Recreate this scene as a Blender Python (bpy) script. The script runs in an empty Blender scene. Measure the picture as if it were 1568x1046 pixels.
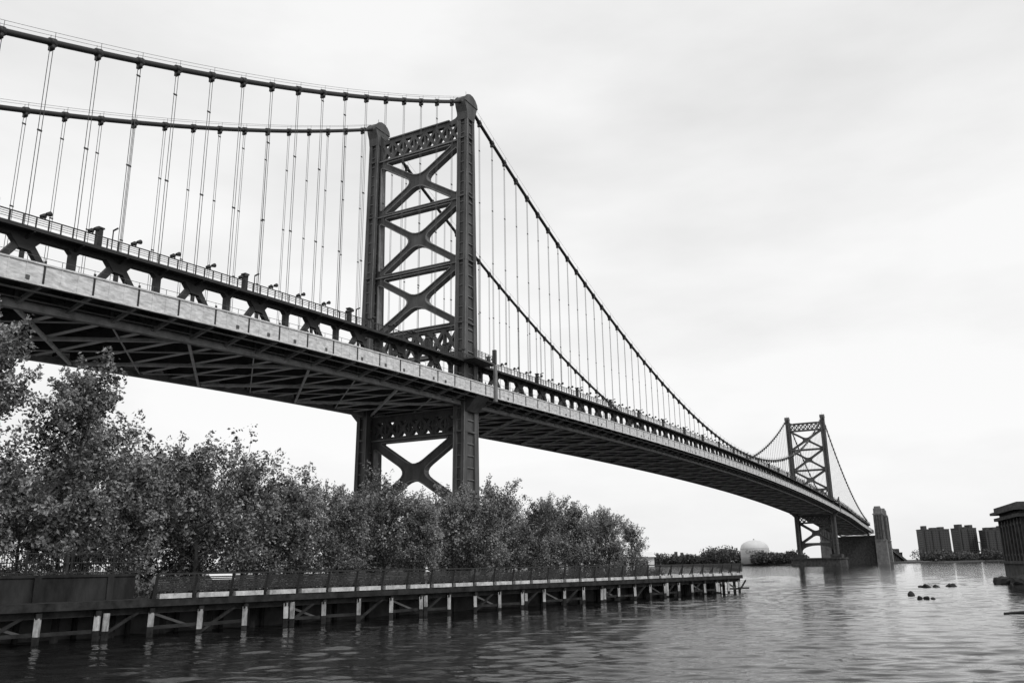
import bpy, bmesh, math, random
import numpy as np
from mathutils import Vector, Matrix, noise as mnoise
random.seed(7); np.random.seed(7)
scene=bpy.context.scene
L=533.4                       # main span, metres
HC=3.7                        # eye height above the river
f,pitch,roll=1281.66,0.26097,-0.01471
TX,TY,TH,W=-22.227,189.965,0.49549,13.385
# ---------------------------------------------------------------- camera
cam=bpy.data.cameras.new("camera"); co=bpy.data.objects.new("camera",cam); scene.collection.objects.link(co)
R=Vector((1,0,0));F=Vector((0,math.cos(pitch),math.sin(pitch)));U=Vector((0,-math.sin(pitch),math.cos(pitch)))
R2=math.cos(roll)*R+math.sin(roll)*U; U2=-math.sin(roll)*R+math.cos(roll)*U
M=Matrix((R2,U2,-F)).transposed().to_4x4(); M.translation=Vector((0,0,HC)); co.matrix_world=M
cam.sensor_width=36; cam.lens=36*f/1568; cam.clip_end=20000; cam.clip_start=0.3
scene.camera=co
scene.view_settings.view_transform='Standard'
# ---------------------------------------------------------------- materials
def mat(name,c,var=0.25,scale=0.5,rough=0.7,bump=0.0,spec=0.3,stretch=(1,1,1)):
    m=bpy.data.materials.new(name); m.use_nodes=True; n=m.node_tree.nodes; l=m.node_tree.links
    b=n["Principled BSDF"]; b.inputs["Roughness"].default_value=rough; b.inputs["Specular IOR Level"].default_value=spec
    tc=n.new("ShaderNodeTexCoord"); mp=n.new("ShaderNodeMapping"); mp.inputs["Scale"].default_value=stretch
    l.new(tc.outputs["Object"],mp.inputs[0])
    t=n.new("ShaderNodeTexNoise"); t.inputs["Scale"].default_value=scale; t.inputs["Detail"].default_value=6; t.inputs["Roughness"].default_value=0.65
    l.new(mp.outputs[0],t.inputs["Vector"])
    r=n.new("ShaderNodeValToRGB"); r.color_ramp.elements[0].position=0.3; r.color_ramp.elements[1].position=0.7
    lo=c*(1-var);hi=c*(1+var); r.color_ramp.elements[0].color=(lo,lo,lo,1); r.color_ramp.elements[1].color=(hi,hi,hi,1)
    l.new(t.outputs[0],r.inputs[0]); l.new(r.outputs[0],b.inputs["Base Color"])
    if bump:
        bb=n.new("ShaderNodeBump"); bb.inputs["Strength"].default_value=bump; l.new(t.outputs[0],bb.inputs["Height"]); l.new(bb.outputs[0],b.inputs["Normal"])
    return m
STEEL=mat("painted_steel",0.08,0.55,0.35,0.6,stretch=(1,1,0.3))
FLANGE=mat("flange_steel",0.17,0.3,0.5,0.55)
STEELD=mat("dark_steel",0.027,0.4,0.5,0.6)
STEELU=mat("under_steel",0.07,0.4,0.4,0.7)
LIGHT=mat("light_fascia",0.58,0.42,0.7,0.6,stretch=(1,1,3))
LIGHTB=mat("light_bracing",0.65,0.25,0.5,0.6)
CHORD=mat("chord_steel",0.22,0.4,0.5,0.6)
CABLE=mat("cable_steel",0.025,0.2,1,0.5)
ROPE=mat("rope_steel",0.04,0.2,1,0.5)
STONE=mat("granite",0.17,0.4,0.3,0.9,0.3)
STONED=mat("dark_stone",0.055,0.6,0.6,0.9,0.4)
ROCK=mat("wet_rock",0.025,0.6,1.5,0.8,0.5)
CONC=mat("concrete",0.48,0.55,1.6,0.85,0.1)
PILE=mat("weathered_pile",0.40,0.7,2.2,0.9,0.2,stretch=(1,1,.5))
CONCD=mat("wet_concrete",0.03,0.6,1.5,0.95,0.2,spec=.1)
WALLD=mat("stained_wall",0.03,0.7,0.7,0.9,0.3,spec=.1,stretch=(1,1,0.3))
WHITE=mat("white_paint",0.75,0.08,0.5,0.6)
TANK=mat("tank_paint",0.6,0.1,0.1,0.6)
BARK=mat("bark",0.05,0.4,4,0.9,0.3)
GLASS=mat("window_glass",0.02,0.2,1,0.2,spec=0.5)
BRICK=mat("brick",0.06,0.25,0.6,0.9)
GRASS=mat("grass",0.08,0.5,0.8,0.95,0.4)
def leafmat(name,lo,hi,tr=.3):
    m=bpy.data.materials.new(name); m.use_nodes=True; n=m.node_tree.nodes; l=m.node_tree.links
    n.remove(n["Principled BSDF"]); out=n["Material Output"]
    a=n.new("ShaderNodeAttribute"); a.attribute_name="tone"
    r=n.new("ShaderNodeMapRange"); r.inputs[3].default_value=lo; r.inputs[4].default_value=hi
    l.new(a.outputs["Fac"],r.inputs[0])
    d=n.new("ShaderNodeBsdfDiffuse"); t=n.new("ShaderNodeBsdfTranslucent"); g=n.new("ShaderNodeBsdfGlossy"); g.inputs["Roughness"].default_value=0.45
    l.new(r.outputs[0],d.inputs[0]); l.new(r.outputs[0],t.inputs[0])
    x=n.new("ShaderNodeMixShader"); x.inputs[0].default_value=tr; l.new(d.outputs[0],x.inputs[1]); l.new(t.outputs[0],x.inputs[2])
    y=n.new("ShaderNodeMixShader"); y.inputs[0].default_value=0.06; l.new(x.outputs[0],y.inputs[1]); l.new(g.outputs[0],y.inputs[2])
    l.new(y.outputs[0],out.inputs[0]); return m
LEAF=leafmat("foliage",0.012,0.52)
LEAFH=leafmat("hedge_foliage",0.02,0.12)
LEAFD=leafmat("distant_foliage",0.02,0.08)
# ---------------------------------------------------------------- mesh builder
class MB:
    def __init__(s): s.v=[];s.f=[];s.m=[]
    def hexa(s,vs,mi=0):
        b=len(s.v); s.v+= [tuple(x) for x in vs]
        for q in ((0,3,2,1),(4,5,6,7),(0,1,5,4),(1,2,6,5),(2,3,7,6),(3,0,4,7)):
            s.f.append(tuple(b+i for i in q)); s.m.append(mi)
    def box(s,a,c,mi=0):
        x0,y0,z0=a;x1,y1,z1=c
        s.hexa([(x0,y0,z0),(x1,y0,z0),(x1,y1,z0),(x0,y1,z0),(x0,y0,z1),(x1,y0,z1),(x1,y1,z1),(x0,y1,z1)],mi)
    def beam(s,p,q,w,h,mi=0,ref=None):
        p=Vector(p);q=Vector(q);d=(q-p)
        if d.length<1e-6:return
        d.normalize(); up=Vector(ref) if ref else (Vector((0,0,1)) if abs(d.z)<0.95 else Vector((1,0,0)))
        sd=d.cross(up).normalized(); u=sd.cross(d).normalized()
        a=sd*w/2;b=u*h/2
        s.hexa([p-a-b,p+a-b,q+a-b,q-a-b,p-a+b,p+a+b,q+a+b,q-a+b],mi)
    def tube(s,pts,rad,n=8,mi=0,cap=True):
        pts=[Vector(x) for x in pts]; b=len(s.v); N=len(pts)
        for i,pt in enumerate(pts):
            d=(pts[min(i+1,N-1)]-pts[max(i-1,0)]).normalized()
            ref=Vector((0,0,1)) if abs(d.z)<0.9 else Vector((1,0,0))
            a=d.cross(ref).normalized(); c=a.cross(d)
            r=rad[i] if hasattr(rad,'__len__') else rad
            for k in range(n):
                t=2*math.pi*k/n; s.v.append(tuple(pt+a*math.cos(t)*r+c*math.sin(t)*r))
        for i in range(N-1):
            for k in range(n):
                s.f.append((b+i*n+k,b+i*n+(k+1)%n,b+(i+1)*n+(k+1)%n,b+(i+1)*n+k)); s.m.append(mi)
        if cap:
            s.f.append(tuple(b+k for k in range(n)));s.m.append(mi)
            s.f.append(tuple(b+(N-1)*n+k for k in reversed(range(n))));s.m.append(mi)
    def loft(s,rings,mi=0,cap=True):
        b=len(s.v);n=len(rings[0])
        for r in rings: s.v+=[tuple(x) for x in r]
        for i in range(len(rings)-1):
            for k in range(n):
                s.f.append((b+i*n+k,b+i*n+(k+1)%n,b+(i+1)*n+(k+1)%n,b+(i+1)*n+k)); s.m.append(mi)
        if cap:
            s.f.append(tuple(b+k for k in reversed(range(n))));s.m.append(mi)
            s.f.append(tuple(b+(len(rings)-1)*n+k for k in range(n)));s.m.append(mi)
    def addmesh(s,verts,faces,mi=0):
        b=len(s.v); s.v+=[tuple(x) for x in verts]
        for q in faces: s.f.append(tuple(b+i for i in q)); s.m.append(mi)
    def mesh(s,name,mats):
        me=bpy.data.meshes.new(name); me.from_pydata(s.v,[],s.f)
        for m in mats: me.materials.append(m)
        me.polygons.foreach_set("material_index",s.m); me.update(); return me
    def obj(s,name,mats,parent=None,smooth=False):
        me=s.mesh(name,mats); o=bpy.data.objects.new(name,me); scene.collection.objects.link(o)
        bm=bmesh.new(); bm.from_mesh(me); bmesh.ops.recalc_face_normals(bm,faces=bm.faces); bm.to_mesh(me); bm.free()
        if smooth:
            for pl in me.polygons: pl.use_smooth=True
        if parent: o.parent=parent
        return o
def empty(name,loc=(0,0,0),rz=0):
    e=bpy.data.objects.new(name,None); e.empty_display_size=1; scene.collection.objects.link(e); e.location=loc; e.rotation_euler=(0,0,rz); return e
# ---------------------------------------------------------------- bridge
BR=empty("suspension_bridge",(TX,TY,-0.7),math.pi/2-TH)
PAN=L/84
def zside(s_):
    if s_<130: return 38.6-.02*s_-.0002*s_*s_
    return 38.6-2.6-3.38-.072*(s_-130)*.7
def zb(X):
    if X<0: return zside(-X)
    if X>L: return zside(X-L)
    return 38.6+4.6*(1-((X-L/2)/(L/2))**2)
def zc(X):
    if X<0: s_=-X
    elif X>L: s_=X-L
    else: return 56+58.6*((X-L/2)/(L/2))**2
    return 114.6-0.53*s_+0.00093*s_*s_
N0,N1=-36,120
TC=9.3
tr=MB();fa=MB();ud=MB();wk=MB()
rnd=random.Random(3)
for n in range(N0,N1):
    X0=n*PAN;X1=X0+PAN;z0=zb(X0);z1=zb(X1)
    for s in (-1,1):
        Y=s*W
        tr.beam((X0,Y,z0+.5),(X1,Y,z1+.5),.9,1.0,1)
        tr.beam((X0,Y,z0+TC),(X1,Y,z1+TC),.9,.9)
        if n%2==0: tr.beam((X0,Y,z0+TC-.2),(X1,Y,z1+.6),.75,.85)
        else: tr.beam((X0,Y,z0+.6),(X1,Y,z1+TC-.2),.74,.84)
        if n%2: tr.beam((X0,Y,z0+.6),(X0,Y,z0+TC-.1),.85,.8)
        else: tr.beam((X0,Y,z0+.6),(X0,Y,z0+TC-.1),.3,.5)
        g0=2.0 if n%2==0 else 1.0; g1=.7 if n%2==0 else .42; dz=1.9 if n%2==0 else 1.0
        tr.hexa([(X0-g1,Y-.45,z0+TC-dz),(X0+g1,Y-.45,z0+TC-dz),(X0+g1,Y+.45,z0+TC-dz),(X0-g1,Y+.45,z0+TC-dz),
                 (X0-g0,Y-.47,z0+TC-.4),(X0+g0,Y-.47,z0+TC-.4),(X0+g0,Y+.47,z0+TC-.4),(X0-g0,Y+.47,z0+TC-.4)])
        tr.beam((X0,Y,z0+.6),(X0,Y+s*4.9,z0+2.0),.35,.5,1)
        tr.beam((X0,Y+s*.5,z0+3.6),(X0,Y+s*4.9,z0+2.4),.3,.3)
        yo=Y+s*5.0
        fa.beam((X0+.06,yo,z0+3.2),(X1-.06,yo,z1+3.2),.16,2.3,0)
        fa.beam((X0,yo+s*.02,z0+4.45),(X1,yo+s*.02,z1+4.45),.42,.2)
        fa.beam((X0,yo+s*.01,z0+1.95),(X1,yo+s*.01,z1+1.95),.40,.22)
        for k in range(1,3):
            xx=X0+PAN*k/3; fa.beam((xx,yo+s*.1,zb(xx)+2.1),(xx,yo+s*.1,zb(xx)+4.3),.1,.1)
        if rnd.random()<.5:
            xx=X0+rnd.uniform(1,5); fa.box((xx-.25,yo-.2,zb(xx)+2.3),(xx+.25,yo+.2,zb(xx)+2.8),1)
        tr.beam((X0,yo+s*.08,z0+1.7),(X0,yo+s*.08,z0+4.9),.2,.22)
        fa.beam((X0,yo,z0+5.3),(X1,yo,z1+5.3),.05,.05,1)
        for k in range(3):
            xx=X0+PAN*k/3; fa.beam((xx,yo,zb(xx)+4.5),(xx,yo,zb(xx)+5.3),.05,.05,1)
        fa.beam((X0,Y+s*3.9,z0+1.35),(X1,Y+s*3.9,z1+1.35),.22,.22,1)
        fa.beam((X0,Y+s*1.6,z0+.95),(X1,Y+s*1.6,z1+.95),.16,.16,1)
        ya=Y+s*.5; yb=Y+s*2.1
        wk.hexa([(X0,min(ya,yb),z0+9.5),(X1,min(ya,yb),z1+9.5),(X1,max(ya,yb),z1+9.5),(X0,max(ya,yb),z0+9.5),
                 (X0,min(ya,yb),z0+9.7),(X1,min(ya,yb),z1+9.7),(X1,max(ya,yb),z1+9.7),(X0,max(ya,yb),z0+9.7)],0)
        wk.beam((X0,yb,z0+9.55),(X1,yb,z1+9.55),.2,.45,0)
        wk.beam((X0,Y,z0+8.7),(X0,yb,z0+9.35),.25,.35,0)
        for hh,t in ((1.35,.13),(1.05,.06),(.78,.06),(.5,.06)):
            wk.beam((X0,yb,z0+9.75+hh),(X1,yb,z1+9.75+hh),t,t,1)
        for k in range(4):
            xx=X0+PAN*k/4; wk.beam((xx,yb,zb(xx)+9.7),(xx,yb,zb(xx)+11.15),.14,.14,1)
    ud.beam((X0,-W-.2,z0+1.6),(X0,W+.2,z0+1.6),.45,1.7,0)
    ud.beam((X0,-W-.1,z0+.72),(X0,W+.1,z0+.72),.8,.1,1)
    for k in range(-5,6):
        y=k*W/5.6; ud.beam((X0,y,z0+2.75),(X1,y,z1+2.75),.25,.7,0)
    ud.hexa([(X0,-W-4.8,z0+3.1),(X1,-W-4.8,z1+3.1),(X1,W+4.8,z1+3.1),(X0,W+4.8,z0+3.1),
             (X0,-W-4.8,z0+3.4),(X1,-W-4.8,z1+3.4),(X1,W+4.8,z1+3.4),(X0,W+4.8,z0+3.4)],0)
    if n%4==0:
        X4=X0+4*PAN;z4=zb(X4)
        ud.beam((X0,-W,z0+.2),(X4,W,z4+.2),.38,.34,1)
        ud.beam((X0,W,z0+.3),(X4,-W,z4+.3),.38,.34,1)
    if n%2==0:
        X2=X0+2*PAN;z2=zb(X2)
        for y0_ in (-W,0):
            ud.beam((X0,y0_,z0+.52),(X2,y0_+W,z2+.52),.18,.18,1)
            ud.beam((X0,y0_+W,z0+.58),(X2,y0_,z2+.58),.18,.18,1)
tr.obj("stiffening_trusses",[STEELD,CHORD],BR)
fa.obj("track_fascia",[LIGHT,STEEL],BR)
ud.obj("floor_system",[STEELU,LIGHTB],BR)
wk.obj("walkways_and_railings",[STEELD,ROPE],BR)
lp=MB()
for n in range(N0,N1):
    if abs(n)<1: continue
    X0=n*PAN;z0=zb(X0)
    for s in (-1,1):
        yb=s*(W+2.1)
        lp.tube([(X0+1,yb,z0+11.1),(X0+1,yb,z0+11.6)],.08,6)
        lp.tube([(X0+1,yb-.6,z0+11.65),(X0+1,yb+.6,z0+11.65)],.06,6)
        lp.tube([(X0+.72,yb-.6,z0+11.62),(X0+1.28,yb-.52,z0+11.88)],[.2,.33],8)
        lp.tube([(X0+.72,yb+.52,z0+11.62),(X0+1.28,yb+.6,z0+11.88)],[.2,.33],8)
        if n%4==1:
            lp.box((X0+3-.34,s*(W+.4)-.34,z0+9.7),(X0+3+.34,s*(W+.4)+.34,z0+12.9))
            lp.box((X0+3-.46,s*(W+.4)-.46,z0+12.9),(X0+3+.46,s*(W+.4)+.46,z0+13.1))
            lp.tube([(X0+5,s*(W+.4),z0+9.7),(X0+5,s*(W+.4),z0+13.4)],.08,6)
            lp.tube([(X0+5,s*(W+.4),z0+13.4),(X0+5.0,s*(W+.4)+.9*s,z0+13.55)],.12,6)
lp.obj("walkway_lamps",[STEELD],BR)
cb=MB();rp=MB()
for s in (-1,1):
    Y=s*W
    segs=[[-228+i*4 for i in range(57)]+[0],[L*i/120 for i in range(121)],[L]+[L+4*(i+1) for i in range(57)]]
    for sg in segs:
        cb.tube([(x,Y,zc(x)) for x in sg],.42,10)
        for dy in (-.55,.55):
            cb.tube([(x,Y+dy,zc(x)+1.25) for x in sg],.028,4,0)
    for n in range(N0,N1):
        X0=n*PAN
        if n in (0,84): continue
        z=zc(X0); zt=zb(X0)+TC
        if z-zt<0.3: continue
        e=.4; d=Vector((e,0,zc(X0+e)-z))
        cb.tube([Vector((X0,Y,z))-d,Vector((X0,Y,z))+d],.58,10)
        for dy in (-.5,.5): cb.tube([(X0,Y+dy,z),(X0,Y+dy,z+1.3)],.035,4)
        cb.box((X0-.2,Y-.45,z-1.1),(X0+.2,Y+.45,z-.4))
        for dx in (-.22,.22):
            rp.tube([(X0+dx,Y,z),(X0+dx,Y,zt)],.047,5,0,False)
        hh=z-zt
        for k in range(1,int(hh//14)+1): rp.box((X0-.3,Y-.08,zt+14*k-.1),(X0+.3,Y+.08,zt+14*k+.1))
cb.obj("main_cables",[CABLE],BR,True)
rp.obj("suspender_ropes",[ROPE],BR)
# towers
def rounded(pts,r,k=5):
    out=[];n=len(pts)
    for i in range(n):
        P=Vector(pts[i]);A=Vector(pts[i-1]);B=Vector(pts[(i+1)%n])
        a=(A-P);b=(B-P);rr=min(r[i] if hasattr(r,'__len__') else r,a.length*.45,b.length*.45)
        p0=P+a.normalized()*rr;p2=P+b.normalized()*rr
        for j in range(k+1):
            t=j/k; out.append(p0*(1-t)**2+P*2*t*(1-t)+p2*t*t)
    return out
def xholes(cx,cy,a,b,t,r,rc):
    n=math.hypot(a,b); ty=t*n/a; tx=t*n/b
    H=[]
    for s in (1,-1):
        H.append(rounded([(cx,cy+s*ty),(cx+(a-tx),cy+s*b),(cx-(a-tx),cy+s*b)],[rc,r,r]))
        H.append(rounded([(cx+s*tx,cy),(cx+s*a,cy+(b-ty)),(cx+s*a,cy-(b-ty))],[rc,r,r]))
    return H
def plate(outer,holes,depth,mb,Xoff,mi=0):
    cu=bpy.data.curves.new("tmp",'CURVE');cu.dimensions='2D';cu.fill_mode='BOTH';cu.extrude=depth/2
    for lp_ in [outer]+holes:
        sp=cu.splines.new('POLY');sp.points.add(len(lp_)-1);sp.use_cyclic_u=True
        for i,q in enumerate(lp_): sp.points[i].co=(q[0],q[1],0,1)
    o=bpy.data.objects.new("tmp",cu);scene.collection.objects.link(o)
    dg=bpy.context.evaluated_depsgraph_get();me=bpy.data.meshes.new_from_object(o.evaluated_get(dg))
    mb.addmesh([(Xoff+v.co.z,v.co.x,v.co.y) for v in me.vertices],[tuple(pl.vertices) for pl in me.polygons],mi)
    bpy.data.objects.remove(o);bpy.data.curves.remove(cu);bpy.data.meshes.remove(me)
def rim(h,wd,depth,mb,Xoff,mi):
    c=sum((Vector(p) for p in h),Vector((0,0)))/len(h); n=len(h)
    o1=[];o2=[]
    for i in range(n):
        A=Vector(h[i-1]);B=Vector(h[(i+1)%n]);t=(B-A)
        if t.length<1e-6: t=Vector((1,0))
        t.normalize();nn=Vector((t.y,-t.x))
        if nn.dot(Vector(h[i])-c)<0: nn=-nn
        o1.append(Vector(h[i])+nn*wd);o2.append(Vector(h[i])-nn*.02)
    b=len(mb.v)
    for X in (-depth/2,depth/2):
        for P in o1: mb.v.append((Xoff+X,P.x,P.y))
        for P in o2: mb.v.append((Xoff+X,P.x,P.y))
    for i in range(n):
        j=(i+1)%n
        for q in ((i,j,n+j,n+i),(2*n+i,2*n+j,3*n+j,3*n+i),(i,j,2*n+j,2*n+i),(n+i,n+j,3*n+j,3*n+i)):
            mb.f.append(tuple(b+k for k in q));mb.m.append(mi)
HY=1.35
def hx(z): return 1.5+(112-z)/100*1.9
def tower(X0):
    t=MB(); aw=W-HY+.1
    holes=[]
    for (za,zb_) in ((58.4,72.1),(73.5,88.2),(89.6,103.5)):
        holes+=xholes(0,(za+zb_)/2,aw-.8,(zb_-za)/2,.78,.8,2.8)
    big=list(holes)
    def lattice(za,zb_,nc,tt=.3):
        w=(aw-.6)*2/nc
        for i in range(nc):
            cx=-(aw-.6)+w*(i+.5)
            holes.extend(xholes(cx,(za+zb_)/2,w/2-.22,(zb_-za)/2,tt,.15,.3))
    lattice(104.9,109.0,7,.34); lattice(51.6,56.8,6,.34)
    outer=[(-aw,50.9),(aw,50.9),(aw,112.4),(aw-.6,111.3),(aw-1.5,110.5),(aw-3.2,110.0)]+[( (aw-3.2)*(1-k/4.),110.0) for k in range(1,8)]+[(-(aw-3.2),110.0),(-(aw-1.5),110.5),(-(aw-.6),111.3),(-aw,112.4)]
    plate(outer,holes,1.1,t,X0)
    holes=[]
    b2=xholes(0,24.9,aw-.9,7.2,.95,.9,3.0);holes+=b2
    lattice(33.4,37.0,7,.36)
    outer=[(-aw,8.0)]+[(-aw*math.cos(math.pi*k/16)*.985,8.5+7.2*math.sin(math.pi*k/16)**.6) for k in range(1,16)]+[(aw,8.0),(aw,38.2),(-aw,38.2)]
    plate(outer,holes,1.2,t,X0)
    for h in big+b2: rim(h,.2,1.75,t,X0,1)
    for z in (38.4,32.75,50.8,57.6,72.8,88.9,104.2,110.15):
        k_=3 if z>110 else 0
        t.box((X0-1.05,-aw+k_,z-.14),(X0+1.05,aw-k_,z+.14),1)
    for s in (-1,1):
        def ring(z):
            h=hx(z);y=HY;r=.5;a=y*.42;b=h*.5
            P=[(-h,-y),(-h,-a),(-h+r,-a),(-h+r,a),(-h,a),(-h,y),(-b,y),(-b,y-r),(b,y-r),(b,y),(h,y),(h,a),(h-r,a),(h-r,-a),(h,-a),(h,-y),(b,-y),(b,-y+r),(-b,-y+r),(-b,-y)]
            return [(X0+p_[0],s*W+p_[1],z) for p_ in P]
        t.loft([ring(z) for z in (9,30,50,70,90,112)])
        for z in (9.8,17,32.8,38.4,57.6,72.8,88.9,104.2,110.6):
            h=hx(z)+.05; t.box((X0-h,s*W-HY-.05,z-.18),(X0+h,s*W+HY+.05,z+.18))
        z=12
        while z<110:
            h=hx(z)-.25; t.box((X0-h,s*W-HY+.2,z-.08),(X0+h,s*W+HY-.2,z+.08),1); z+=2.6
        for sx in (-1,1):
            for sy in (-1,1):
                t.beam((X0+sx*hx(9.9),s*W+sy*HY,9.9),(X0+sx*hx(111),s*W+sy*HY,111),.14,.14,1)
        pr=[(-2.5,112.2),(-2.75,113.1),(-2.5,114.2),(-1.7,115.1),(-.6,115.6),(.6,115.6),(1.7,115.1),(2.5,114.2),(2.75,113.1),(2.5,112.2),(1.9,110.9),(1.62,109),(-1.62,109),(-1.9,110.9)]
        t.loft([[(X0+x,s*W-1.45,z) for x,z in pr],[(X0+x,s*W+1.45,z) for x,z in pr]])
        pr2=[(x*1.07,z+.12 if z>112.5 else z) for x,z in pr[1:9]]
        t.loft([[(X0+x,s*W-1.62,z) for x,z in pr2],[(X0+x,s*W-1.3,z) for x,z in pr2]])
        t.loft([[(X0+x,s*W+1.3,z) for x,z in pr2],[(X0+x,s*W+1.62,z) for x,z in pr2]])
        t.tube([(X0,s*W,115.5),(X0,s*W,117.3)],.05,6)
        yo=s*W; z40=hx(40)
        t.hexa([(X0-z40+.3,yo+s*HY,37.2),(X0+z40-.3,yo+s*HY,37.2),(X0+z40-.3,yo+s*(HY+.25),37.2),(X0-z40+.3,yo+s*(HY+.25),37.2),
                (X0-z40+.3,yo+s*HY,40.4),(X0+z40-.3,yo+s*HY,40.4),(X0+z40-.3,yo+s*(HY+3.2),40.4),(X0-z40+.3,yo+s*(HY+3.2),40.4)])
        zl=48.2
        t.box((X0-4.6,min(yo+s*1.5,yo+s*5.2),zl),(X0+4.6,max(yo+s*1.5,yo+s*5.2),zl+.4))
        for hh in (.45,.8,1.15,1.45):
            t.box((X0-4.6,yo+s*5.1-.04,zl+.4+hh),(X0+4.6,yo+s*5.1+.04,zl+.48+hh))
        for k in range(7):
            xx=X0-4.6+9.2*k/6; t.box((xx-.07,yo+s*5.1-.07,zl+.4),(xx+.07,yo+s*5.1+.07,zl+2.0))
        for dx in (4.0,):
            t.box((X0+dx-.5,yo+s*5.35-.25,39.8),(X0+dx+.5,yo+s*5.35+.25,zl),1)
        t.box((X0+3.9,yo+s*5.0-.4,zl+.4),(X0+4.6,yo+s*5.0+.4,zl+3.6))
    t.obj("steel_tower",[STEEL,FLANGE],BR)
    b=MB()
    def rr(hxx,hyy,z): 
        c=3.5; return [(X0-hxx+c,-hyy,z),(X0+hxx-c,-hyy,z),(X0+hxx,-hyy+c,z),(X0+hxx,hyy-c,z),(X0+hxx-c,hyy,z),(X0-hxx+c,hyy,z),(X0-hxx,hyy-c,z),(X0-hxx,-hyy+c,z)]
    b.loft([rr(9,W+6.6,-3),rr(8.6,W+6.2,5.6)]); b.loft([rr(9.2,W+6.8,5.6),rr(9.2,W+6.8,6.6)])
    for s in (-1,1): b.box((X0-6,s*W-4,6.6),(X0+6,s*W+4,9))
    b.obj("stone_pier",[STONED if X0>1 else STONE],BR)
tower(0);tower(L)
for X0,sg in ((L+210,1),(-228-46,0)):
    a=MB(); x0=X0;x1=X0+46
    a.box((x0,-W-6,-2),(x1,W+6,(zb(L+228)-1) if sg else 26),1)
    for s in (-1,1):
        for xx in (x0-3,x1-6):
            y=s*(W+12)
            def sq(h,z): return [(xx+4.5-h,y-h,z),(xx+4.5+h,y-h,z),(xx+4.5+h,y+h,z),(xx+4.5-h,y+h,z)]
            a.loft([sq(5.2,-2),sq(4.9,22)]); a.loft([sq(5.2,22),sq(5.2,23)]); a.loft([sq(4.5,23),sq(4.2,47)]); a.loft([sq(4.7,47),sq(4.7,48)])
            a.loft([sq(3.8,48),sq(3.6,53)]); a.loft([sq(3.0,53),sq(2.6,55)])
            for k in range(-1,2):
                a.box((xx+4.5+k*2.3-.45,y-5.0 if s<0 else y+4.4,24),(xx+4.5+k*2.3+.45,y-4.4 if s<0 else y+5.0,46.5),1)
                a.box((xx-.6,y+k*2.3-.45,24),(xx+.1,y+k*2.3+.45,46.5),1)
    a.obj("stone_anchorage",[STONE,STONED],BR)
ap=MB()
for i in range(14):
    X0=L+256+i*26; z=27.5-i*1.8; z1=z-1.8
    for s in (-1,1):
        ap.beam((X0,s*(W+3),z),(X0+26,s*(W+3),z1),1,3)
        ap.box((X0+24,s*W-1.5,-2),(X0+27,s*W+1.5,z1-1))
    ap.hexa([(X0,-W-4,z+.5),(X0+26,-W-4,z1+.5),(X0+26,W+4,z1+.5),(X0,W+4,z+.5),(X0,-W-4,z+1.2),(X0+26,-W-4,z1+1.2),(X0+26,W+4,z1+1.2),(X0,W+4,z+1.2)])
ap.obj("approach_viaduct",[STEELU],BR)
# ---------------------------------------------------------------- water
wm=bpy.data.materials.new("river_water");wm.use_nodes=True;n=wm.node_tree.nodes;l=wm.node_tree.links
b=n["Principled BSDF"];b.inputs["Base Color"].default_value=(.008,.008,.008,1);b.inputs["Roughness"].default_value=.035;b.inputs["IOR"].default_value=1.33
tc=n.new("ShaderNodeTexCoord")
prev=None
for sc,dist,st in ((2.6,.022,(.5,1.4,1)),(7.0,.008,(.6,1.3,1))):
    mp=n.new("ShaderNodeMapping");mp.inputs["Scale"].default_value=st
    l.new(tc.outputs["Object"],mp.inputs[0])
    t=n.new("ShaderNodeTexNoise");t.inputs["Scale"].default_value=sc;t.inputs["Detail"].default_value=3;l.new(mp.outputs[0],t.inputs["Vector"])
    bp=n.new("ShaderNodeBump");bp.inputs["Strength"].default_value=1;bp.inputs["Distance"].default_value=dist
    l.new(t.outputs[0],bp.inputs["Height"])
    if prev: l.new(prev.outputs[0],bp.inputs["Normal"])
    prev=bp
l.new(prev.outputs[0],b.inputs["Normal"])
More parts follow.
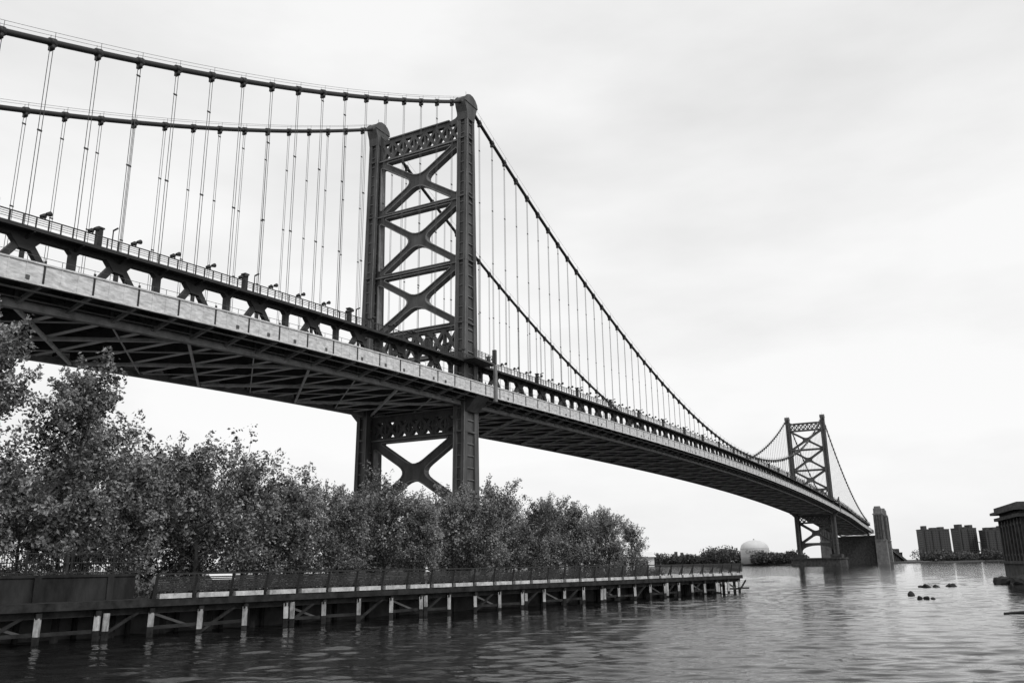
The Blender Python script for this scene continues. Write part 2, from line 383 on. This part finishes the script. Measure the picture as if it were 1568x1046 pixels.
def water_mesh():
    ys=[12.0]
    while ys[-1]<420: ys.append(ys[-1]+max(.09,ys[-1]*.0034))
    while ys[-1]<9000: ys.append(ys[-1]*1.12)
    ys=np.array([-300,-100,0]+ys); rs=np.gradient(ys)
    nc=640; s_=np.linspace(-1,1,nc)
    X=np.outer(28+.62*np.clip(ys,0,None),s_)+np.outer(.06*np.clip(ys,0,None),np.ones(nc))
    X=np.concatenate([np.full((len(ys),1),-9000.),X,np.full((len(ys),1),9000.)],1)
    Y=np.repeat(ys[:,None],nc+2,1)
    Z=np.zeros_like(X); rng=np.random.RandomState(5)
    far=np.interp(ys,[0,40,80,160,420,430],[1,1,.9,.6,.2,0])
    patch=.78+.35*np.sin(X*.045+1.3*np.sin(Y*.021))*np.sin(Y*.06+X*.013+.8)
    NW=72
    for i in range(NW):
        lam=.38*(3.6/.38)**rng.rand(); th=rng.normal(0,.36)+.1; k=2*math.pi/lam
        sl=.175*math.sqrt(2/NW)*(1.0 if lam<1.8 else .7)
        fade=np.clip((lam/rs-2.5)/3,0,1)*far
        ph=rng.uniform(0,6.28)
        arg=k*(X*math.sin(th)+Y*math.cos(th))+ph+.8*np.sin(X*.3/lam+ph*3)
        Z+=(sl/k)*np.sin(arg)*fade[:,None]
    Z*=patch; Z[:,0]=0;Z[:,-1]=0
    V=np.stack([X,Y,Z],-1).reshape(-1,3).astype(np.float32)
    nr_,ncc=X.shape
    idx=np.arange(nr_*ncc).reshape(nr_,ncc)
    Fq=np.stack([idx[:-1,:-1],idx[:-1,1:],idx[1:,1:],idx[1:,:-1]],-1).reshape(-1,4).astype(np.int32)
    me=bpy.data.meshes.new("water"); me.vertices.add(len(V)); me.vertices.foreach_set("co",V.ravel())
    me.loops.add(Fq.size); me.loops.foreach_set("vertex_index",Fq.ravel())
    me.polygons.add(len(Fq)); me.polygons.foreach_set("loop_start",np.arange(0,Fq.size,4,dtype=np.int32))
    me.update(calc_edges=True); me.validate()
    me.polygons.foreach_set("use_smooth",np.ones(len(me.polygons),dtype=bool))
    me.materials.append(wm); me.update()
    o=bpy.data.objects.new("water",me);scene.collection.objects.link(o)
water_mesh()
# ---------------------------------------------------------------- ground
def slab(name,poly,z0,z1,mats):
    g=MB();g.loft([[(x,y,z0) for x,y in poly],[(x,y,z1) for x,y in poly]]);return g.obj(name,mats)
PA=Vector((-21.0,50.8));PB=Vector((29.0,111.0))
dE=(PB-PA).normalized();nE=Vector((-dE.y,dE.x));LE=(PB-PA).length
GZ=2.0
def E(t,o=0,z=0):
    q=PA+dE*t+nE*o; return (q.x,q.y,z)
slab("ground",[E(-70,3.2)[:2],E(LE-1,3.2)[:2],E(LE-4,9)[:2],(6,225),(-40,290),(-600,330),(-600,-60)],-2,GZ,[GRASS])
slab("far_shore_ground",[(-3000,1700),(60,1250),(230,960),(300,855),(430,870),(640,1180),(1500,1130),(4000,1500),(4000,6000),(-3000,6000)],-2,1.4,[GRASS])
# ---------------------------------------------------------------- promenade
PR=empty("promenade_pier")
d=MB()
def ebox(mb,t0,t1,o0,o1,z0,z1,mi=0):
    mb.hexa([E(t0,o0,z0),E(t1,o0,z0),E(t1,o1,z0),E(t0,o1,z0),E(t0,o0,z1),E(t1,o0,z1),E(t1,o1,z1),E(t0,o1,z1)],mi)
ebox(d,-70,LE,0,3.6,1.68,2.1,0)
ebox(d,-70,LE,.4,.85,1.3,1.68,0)
ebox(d,-70,LE,2.6,3.1,1.3,1.68,0)
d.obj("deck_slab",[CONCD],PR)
SP=2.5
k_=MB();t=0.0
while t<LE-1:
    ebox(k_,t+.28,t+SP-.2,-.06,.3,2.105,2.38,0); t+=SP
k_.obj("white_kerb",[CONC],PR)
pl=MB();i=0;t=-40.3
while t<LE:
    j=random.uniform(-.06,.06)
    for dd in ([0,.5] if i%4==0 else [0]):
        q=E(t+dd,.22)
        top=random.uniform(.2,.7)
        pl.beam((q[0]+j*.5,q[1],-1.5),(q[0],q[1],top),.26,.26,1)
        pl.beam((q[0],q[1],top),(q[0]+j*.3,q[1],random.uniform(1.25,1.6)),.25,.25,0)
    q=E(t,2.9); pl.tube([(q[0],q[1],-1.5),(q[0],q[1],1.6)],.16,8,1)
    pl.beam(E(t,.1,1.46),E(t,3.2,1.46),.3,.3,1)
    if i%2==0: pl.beam(E(t+.2,.42,.1),E(t+2.4,.42,1.4),.16,.16,1)
    if i%3==1: pl.beam(E(t+.2,.5,1.3),E(t+2.8,.5,.4),.14,.14,2)
    if i%3: pl.beam(E(t,.4,.5),E(t+3.1,.4,.5+j),.14,.2,1)
    q=E(t+1.5,1.6); pl.box((q[0]-.15,q[1]-.15,-1.5),(q[0]+.15,q[1]+.15,1.6),1)
    t+=3.1;i+=1
pl.obj("piles",[PILE,CONCD,STEEL],PR)
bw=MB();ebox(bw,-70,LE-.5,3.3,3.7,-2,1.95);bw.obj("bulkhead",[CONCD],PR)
rl=MB();t=0.0
while t<LE+.1:
    rl.beam(E(t,.14,2.1),E(t,-.16,3.5),.12,.14); rl.beam(E(t,.5,2.12),E(t,-.02,3.05),.06,.12)
    t+=SP
for k in range(8):
    z=2.56+k*.105; o=.14-.3*(z-2.1)/1.4
    rl.beam(E(0,o,z),E(LE,o,z),.03,.075)
rl.beam(E(0,-.16,3.5),E(LE,-.16,3.5),.17,.1)
for k in range(8): rl.beam(E(LE,0,2.6+k*.1),E(LE,3.3,2.6+k*.1),.03,.04)
rl.obj("promenade_railing",[CABLE])
wl=MB();ebox(wl,-70,-.3,1.9,2.3,2.1,3.4);ebox(wl,-70,-.3,1.82,2.38,3.4,3.55)
t=-70
while t<-.5: ebox(wl,t,t+.35,1.75,1.9,2.1,3.4);t+=4
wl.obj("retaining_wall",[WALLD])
fe=MB();t=-40
while t<-.3:
    fe.beam(E(t,2.1,3.55),E(t,2.1,4.75),.025,.025); t+=.14
for z in (3.65,4.2,4.7): fe.beam(E(-40,2.1,z),E(-.3,2.1,z),.05,.05)
t=-40
while t<0: fe.beam(E(t,2.1,3.55),E(t,2.1,4.9),.09,.09); t+=2.4
fe.obj("steel_fence",[CABLE])
sg=MB();sg.beam(E(4.2,.9,2.1),E(4.2,.9,3.1),.07,.07,1);sg.beam(E(5.4,.9,2.1),E(5.4,.9,3.1),.07,.07,1)
sg.hexa([E(4,.6,3.1),E(5.6,.6,3.1),E(5.6,.64,3.06),E(4,.64,3.06),E(4,1.2,3.5),E(5.6,1.2,3.5),E(5.6,1.24,3.46),E(4,1.24,3.46)],0)
sg.obj("information_sign",[WHITE,CABLE])
ps=MB();tt=22.5;ps.tube([E(tt,.5,2.1),E(tt,.5,3.5)],.09,10);ps.tube([E(tt,.5,3.5),E(tt,.5,3.65)],[.13,.06],10)
q=E(tt,.35,3.0);ps.tube([(q[0]+.33*math.cos(a_)*dE.x,q[1]+.33*math.cos(a_)*dE.y,q[2]+.33*math.sin(a_)) for a_ in [k*math.pi/8 for k in range(17)]],.07,6)
ps.obj("life_ring_post",[WHITE])
# ---------------------------------------------------------------- trees
def tree_mesh(name,H,Rc,seed,nl=36,leaf=.24,low=.13):
    rng=random.Random(seed);nr=np.random.RandomState(seed)
    m=MB();tp=[]
    x=y=0
    for i in range(9):
        z=H*.86*i/8; tp.append(Vector((x,y,z))); x+=rng.uniform(-.14,.14);y+=rng.uniform(-.14,.14)
    m.tube(tp,[.17*(1-i/9.)+.025 for i in range(9)],7)
    C=[]
    NB=27; lop=rng.uniform(0,6.28)
    for k in range(NB):
        fr=low+(.98-low)*k/(NB-1); z=H*.86*fr; i=min(7,int(fr*8)); base=tp[i].lerp(tp[i+1],fr*8-i)
        az=k*2.4+rng.uniform(-.5,.5)
        env=max(.38,math.sqrt(max(0,1-((fr-.46)/.62)**2)))
        ln=Rc*env*rng.uniform(.6,1.2)*(1+.2*math.cos(az-lop))
        el=math.radians(rng.uniform(0,25)+fr*42)
        dr=Vector((math.cos(az)*math.cos(el),math.sin(az)*math.cos(el),math.sin(el)))
        P=[base]
        for j in range(4):
            dr=(dr+Vector((rng.uniform(-.2,.2),rng.uniform(-.2,.2),rng.uniform(-.05,.18)))).normalized()
            P.append(P[-1]+dr*ln/4)
        m.tube(P,[.06,.045,.033,.02,.01],5)
        ns=6; bt=rng.random()
        for q in range(ns):
            u=.3+.7*q/(ns-1); jj=min(3,int(u*4)); sp=P[jj].lerp(P[jj+1],u*4-jj)
            sd=(dr*.6+Vector((rng.uniform(-1,1),rng.uniform(-1,1),rng.uniform(-.2,1.0)))).normalized()
            sl=ln*rng.uniform(.15,.42)+.3
            e=sp+sd*sl; m.tube([sp,e],[.018,.006],3,0,False)
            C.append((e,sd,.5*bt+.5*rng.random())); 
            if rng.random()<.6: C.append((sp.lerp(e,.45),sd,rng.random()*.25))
    for q in range(5): C.append((tp[-1]+Vector((rng.uniform(-.5,.5),rng.uniform(-.5,.5),rng.uniform(-.5,H*.07))),Vector((0,0,1)),rng.random()))
    nb=len(m.f);faces=list(m.f);off=len(m.v);tones=[0]*nb
    V=[];T=[]
    for c,sd,tn in C:
        k=int(nl*rng.uniform(.6,1.4))
        sz=.7+.7*rng.random()
        al=nr.uniform(-.5,.75,k)*sz
        sig=.25*sz*(1.15-np.abs(al))
        ctr=nr.normal(size=(k,3))*sig[:,None]+np.array(c)+np.outer(al,np.array(sd))
        nrm=nr.normal(size=(k,3))*.8+np.array([0,0,.8]); nrm/=np.linalg.norm(nrm,axis=1)[:,None]
        a=np.cross(nrm,nr.normal(size=(k,3))); a/=np.linalg.norm(a,axis=1)[:,None]; bb=np.cross(nrm,a)
        s=leaf*nr.uniform(.6,1.25,k)[:,None]
        V.append(np.stack([ctr-a*s*.5,ctr+bb*s*.34-nrm*s*.1,ctr+a*s*.55,ctr-bb*s*.34-nrm*s*.1],1).reshape(-1,3))
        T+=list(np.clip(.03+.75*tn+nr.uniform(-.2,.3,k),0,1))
    V=np.concatenate(V); nq=len(V)//4
    allv=np.concatenate([np.array(m.v),V])
    faces+= [tuple(off+4*i+j for j in range(4)) for i in range(nq)]
    me=bpy.data.meshes.new(name);me.from_pydata(allv.tolist(),[],faces)
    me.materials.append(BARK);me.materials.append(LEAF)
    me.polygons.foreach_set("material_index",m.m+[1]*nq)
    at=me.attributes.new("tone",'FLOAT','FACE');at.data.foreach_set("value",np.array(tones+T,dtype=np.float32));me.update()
    return me
VAR=[tree_mesh("tree_mesh",9,3.5,11),tree_mesh("tree_mesh",9,3.9,12),tree_mesh("tree_mesh",9,3.2,13),tree_mesh("tree_mesh",9,3.6,14),tree_mesh("tree_mesh",9,3.0,15),tree_mesh("tree_mesh",9,4.1,16)]
TALL=tree_mesh("tree_mesh",14,3.4,21,54,.27,.15);TALL2=tree_mesh("tree_mesh",16,3.7,22,54,.27,.15)
def put(me,x,y,s,rz,sz=1):
    o=bpy.data.objects.new("tree",me);scene.collection.objects.link(o);o.location=(x,y,GZ-.05);o.rotation_euler=(0,0,rz);o.scale=(s,s,s*sz)
put(TALL2,-31.9,48,1.0,.4,1.03);put(TALL,-27.2,52.5,1.0,1.9,1.02)
def heightat(t):
    return np.interp(t,[0,3,8,14,25,42,52,58,68],[10.6,10.3,8.9,8.1,8.1,8.0,7.5,7.2,6.4])
for row,(off,t0,st,lo,hi) in enumerate(((9.0,3.0,4.4,.83,1.07),(13.8,1,4.8,.80,1.06),(19.5,-3,5.8,.8,1.03))):
    t=t0
    while t<70-row*3:
        h=heightat(t)*random.uniform(lo,hi)*(1+.03*row); x,y,_=E(t+random.uniform(-1,1),off+random.uniform(-1.3,1.3))
        put(VAR[random.randrange(6)],x,y,h/9.0,random.uniform(0,6.28),random.uniform(.97,1.1)); t+=st*random.uniform(.78,1.2)
for i in range(9):
    x,y,_=E(-4-i*4.3,10+random.uniform(-1,1)); put(VAR[i%6],x,y,random.uniform(.7,.92),i)
def foliage(name,blobs,nper,leaf,material):
    nr=np.random.RandomState(len(blobs)+3);V=[];T=[]
    for (x,y,z,rx,ry,rz) in blobs:
        k=nper;dv=nr.normal(size=(k,3));dv/=np.linalg.norm(dv,axis=1)[:,None];rad=nr.uniform(.55,1.08,k)[:,None]
        c=np.array([x,y,z])+dv*rad*np.array([rx,ry,rz])
        nrm=nr.normal(size=(k,3))+dv;nrm/=np.linalg.norm(nrm,axis=1)[:,None];a=np.cross(nrm,nr.normal(size=(k,3)));a/=np.linalg.norm(a,axis=1)[:,None];bb=np.cross(nrm,a)
        s=leaf*nr.uniform(.6,1.3,k)[:,None];V.append(np.stack([c-a*s*.5,c+bb*s*.35,c+a*s*.5,c-bb*s*.35],1).reshape(-1,3));T+=list(nr.uniform(0,1,k)*.6+.4*nr.rand())
    V=np.concatenate(V);q=len(V)//4
    me=bpy.data.meshes.new(name);me.from_pydata(V.tolist(),[],[tuple(4*i+j for j in range(4)) for i in range(q)]);me.materials.append(material)
    at=me.attributes.new("tone",'FLOAT','FACE');at.data.foreach_set("value",np.array(T,dtype=np.float32))
    o=bpy.data.objects.new(name,me);scene.collection.objects.link(o);return o
bl=[]
t=-30
while t<68:
    x,y,_=E(t,6.2+random.uniform(-.4,.6) if t>-1 else 3.8+random.random());r=random.uniform(.6,.95)*(1.25 if t<0 else .7);bl.append((x,y,2.2+r*.5,r*1.5,r*1.3,r));t+=1.3
foliage("hedge",bl,380,.17,LEAFH)
bl=[]
def far_line(x0,y0,x1,y1,n_,h0,h1):
    for i in range(n_):
        u=(i+random.random()*.7)/n_;h=random.uniform(h0,h1)
        bl.append((x0+(x1-x0)*u,y0+(y1-y0)*u+random.uniform(0,20),1.5+h*.5,h*.7,h*.7,h*.55))
far_line(90,1230,245,990,66,6,15);far_line(245,985,300,900,20,8,19);far_line(225,1000,245,960,8,14,20);far_line(250,905,290,885,14,7,13)
far_line(440,905,640,1195,40,3,11);far_line(560,1190,760,1170,34,5,17);far_line(640,1195,1500,1160,90,5,13);far_line(-900,1600,60,1280,60,10,16)
foliage("distant_trees",bl,260,2.2,LEAFD)
# ---------------------------------------------------------------- far objects
wt=empty("water_tank",(258,930,1.4))
a=MB();R_=15;prof=[(R_,0),(R_,15.5),(R_*.98,17),(R_*.9,19.8),(R_*.72,22.2),(R_*.45,23.9),(R_*.18,24.7),(.8,24.9)]
a.loft([[(r*math.cos(2*math.pi*k/40),r*math.sin(2*math.pi*k/40),z) for k in range(40)] for r,z in prof])
a.obj("tank_shell",[TANK],wt,True)
a=MB()
for z in (15.6,7.5): a.loft([[((R_+.15)*math.cos(2*math.pi*k/40),(R_+.15)*math.sin(2*math.pi*k/40),z+dz) for k in range(40)] for dz in (0,.4)])
a.tube([(0,0,24.8),(0,0,26.3)],.8,10);a.obj("tank_rings",[CONC],wt)
tx=bpy.data.curves.new("town_name",'FONT');tx.body="CAMDEN";tx.size=4.6;tx.extrude=.1;tx.align_x='CENTER'
to=bpy.data.objects.new("town_name",tx);scene.collection.objects.link(to);to.parent=wt;to.location=(-4.3,-R_-.9,11);to.rotation_euler=(math.pi/2,0,-.27);tx.materials.append(STEELD)
def apartment(x,y,wd,dp,h,rz,seed):
    e=empty("apartment_building",(x,y,1.4),rz);a=MB();g=MB();rng=random.Random(seed)
    a.box((0,0,0),(wd,dp,h));a.box((-.3,-.3,h),(wd+.3,dp+.3,h+.9))
    for k in range(3):
        u=wd*(.12+.3*k);a.box((u,4,h+.9),(u+wd*rng.uniform(.1,.2),dp-4,h+rng.uniform(2,6.5)))
    nf=int(h/3.1);nc=int(wd/3.6)
    for i in range(nf):
        for j in range(nc):
            g.box((1+j*3.6,-.06,1+i*3.1),(3.1+j*3.6,.3,2.7+i*3.1))
        for j in range(int(dp/3.6)): g.box((-.06,1+j*3.6,1+i*3.1),(.3,3+j*3.6,2.7+i*3.1))
    for j in range(nc//3): a.box((3.4+j*10.8,-1.2,2),(3.75+j*10.8,0,h-1))
    a.obj("walls_and_roof",[BRICK],e);g.obj("windows",[GLASS],e)
apartment(598,1262,40,18,44,0,1);apartment(664,1285,28,20,46,0.1,2);apartment(694,1268,32,20,42,-.05,3);apartment(729,1290,34,20,47,.05,4);apartment(560,1300,22,14,12,0,5)
apartment(640,1240,18,12,9,0,6);apartment(150,1290,34,14,9,0,7);apartment(205,1120,26,14,10,0,8)
pm=MB()
for (x,y,h) in ((585,1215,30),(625,1215,24),(655,1215,26)):
    pm.tube([(x,y,1),(x,y,h)],[.7,.35],6);pm.beam((x-2.2,y,h),(x+2.2,y,h),.6,.8)
pm.obj("floodlight_masts",[STEELD])
# right stone building
sb=empty("stone_pier_building",(78.6,133,0),-.35);sb.scale=(.9,.9,.87)
a=MB();g=MB()
a.box((0,0,-2),(24,22,3.2));a.box((-.4,-.4,3.2),(24.4,22.4,3.7));a.box((.4,.4,3.7),(23.6,21.6,12.6))
a.box((-.5,-.5,11.4),(24.5,22.5,12.0));a.box((-1.0,-1.0,12.6),(25,23,13.1));a.box((-.3,-.3,13.1),(24.3,22.3,14.0))
for k in range(8):
    a.box((.05+k*3.3,.05,3.7),(.9+k*3.3,.45,11.4));a.box((.05,.05+k*3.0,3.72),(.45,.8+k*3.0,11.38))
    if k<7:
        g.box((1.7+k*3.3,.34,5),(2.6+k*3.3,.6,10.2));g.box((.34,1.5+k*3.0,5),(.6,2.4+k*3.0,10.2))
        a.box((1.5+k*3.3,.2,4.7),(2.8+k*3.3,.5,5.0));a.box((1.5+k*3.3,.2,10.2),(2.8+k*3.3,.5,10.6))
        a.box((.2,1.3+k*3.0,4.7),(.5,2.6+k*3.0,5.0));a.box((.2,1.3+k*3.0,10.2),(.5,2.6+k*3.0,10.6))
a.obj("stone_walls",[STONED],sb);g.obj("windows",[GLASS],sb)
def rock(name,x,y,z,sx,sy,sz,seed,n_=1,spread=0):
    bm=bmesh.new();rng=random.Random(seed)
    for i in range(n_):
        k=rng.uniform(.5,1);M_=Matrix.Translation((rng.uniform(-spread,spread),rng.uniform(-spread*.6,spread*.6),0))@Matrix.Rotation(rng.random()*6,4,'Z')@Matrix.Diagonal((sx*k,sy*k,sz*k,1))
        bmesh.ops.create_icosphere(bm,subdivisions=3,radius=1,matrix=M_)
    for v in bm.verts:
        v.co+=Vector(mnoise.noise_vector(v.co*1.5+Vector((seed,0,0))))*.4*min(sx,1.1)
    me=bpy.data.meshes.new(name);bm.to_mesh(me);bm.free();me.materials.append(ROCK);o=bpy.data.objects.new(name,me);scene.collection.objects.link(o);o.location=(x,y,z)
rock("river_rock",39.3,83.5,.06,.65,.4,.3,1,3,.8);rock("river_rock",42,93,.1,.35,.3,.35,2,1);rock("river_rock",57,119,.05,.9,.5,.35,3,3,1.8)
rock("river_rock",62,121,.05,.9,.5,.38,4,4,2.6);rock("river_rock",67,118,.1,.35,.3,.4,9,1)
rock("riprap_rocks",79,124,.2,1.6,1.2,1.1,5,30,8);rock("riprap_rocks",70,107,.05,.7,.6,.4,6,8,3)
lg=MB();lg.tube([(33.5,60.5,.03),(35,59.6,.14),(37,58.9,.18),(39.5,57.7,.12)],[.06,.14,.16,.1],8);lg.tube([(36,59.2,.15),(36.5,58.8,.55)],[.05,.02],6);lg.tube([(35,60.2,.05),(37.4,60.0,.16)],[.06,.04],6);lg.obj("driftwood_log",[ROCK])
wh=empty("white_warehouse",(3.5,128,GZ),-.02);a=MB();a.box((0,0,0),(17,8,2.6));a.hexa([(-.3,-.4,2.6),(17.3,-.4,2.6),(17.3,8.4,2.6),(-.3,8.4,2.6),(-.3,3.9,3.4),(17.3,3.9,3.4),(17.3,4.1,3.4),(-.3,4.1,3.4)]);a.obj("walls_and_roof",[WHITE],wh)
g=MB()
for k in range(5): g.box((1+k*3.3,-.05,0.05),(2.9+k*3.3,.3,2.1))
g.obj("doors",[STEEL],wh)
# ---------------------------------------------------------------- world + sun
world=bpy.data.worlds.new("World");scene.world=world;world.use_nodes=True;n=world.node_tree.nodes;l=world.node_tree.links
bg=n["Background"];sk=n.new("ShaderNodeTexSky");sk.sky_type='NISHITA';sk.sun_disc=False
EL=math.radians(42);AZ=math.radians(135)
sk.sun_elevation=EL;sk.sun_rotation=AZ
bwn=n.new("ShaderNodeRGBToBW");l.new(sk.outputs[0],bwn.inputs[0])
mu=n.new("ShaderNodeMath");mu.operation='MULTIPLY';mu.inputs[1].default_value=.012;l.new(bwn.outputs[0],mu.inputs[0])
tc=n.new("ShaderNodeTexCoord");mp=n.new("ShaderNodeMapping");mp.inputs["Scale"].default_value=(1.0,1.0,3.0);l.new(tc.outputs["Generated"],mp.inputs[0])
t1=n.new("ShaderNodeTexNoise");t1.inputs["Scale"].default_value=1.7;t1.inputs["Detail"].default_value=7;t1.inputs["Roughness"].default_value=.5;l.new(mp.outputs[0],t1.inputs["Vector"])
mr=n.new("ShaderNodeMapRange");mr.inputs[1].default_value=.33;mr.inputs[2].default_value=.6;mr.inputs[3].default_value=.71;mr.inputs[4].default_value=.92;l.new(t1.outputs[0],mr.inputs[0])
ad=n.new("ShaderNodeMath");ad.operation='ADD';l.new(mu.outputs[0],ad.inputs[0]);l.new(mr.outputs[0],ad.inputs[1])
l.new(ad.outputs[0],bg.inputs[0]);bg.inputs[1].default_value=1.0
sl=bpy.data.lights.new("sun",'SUN');sl.energy=1.5;sl.angle=math.radians(10);sl.color=(1,1,1)
so=bpy.data.objects.new("sun",sl);scene.collection.objects.link(so)
dirv=Vector((math.sin(AZ)*math.cos(EL),math.cos(AZ)*math.cos(EL),math.sin(EL)))
so.rotation_euler=dirv.to_track_quat('Z','Y').to_euler()
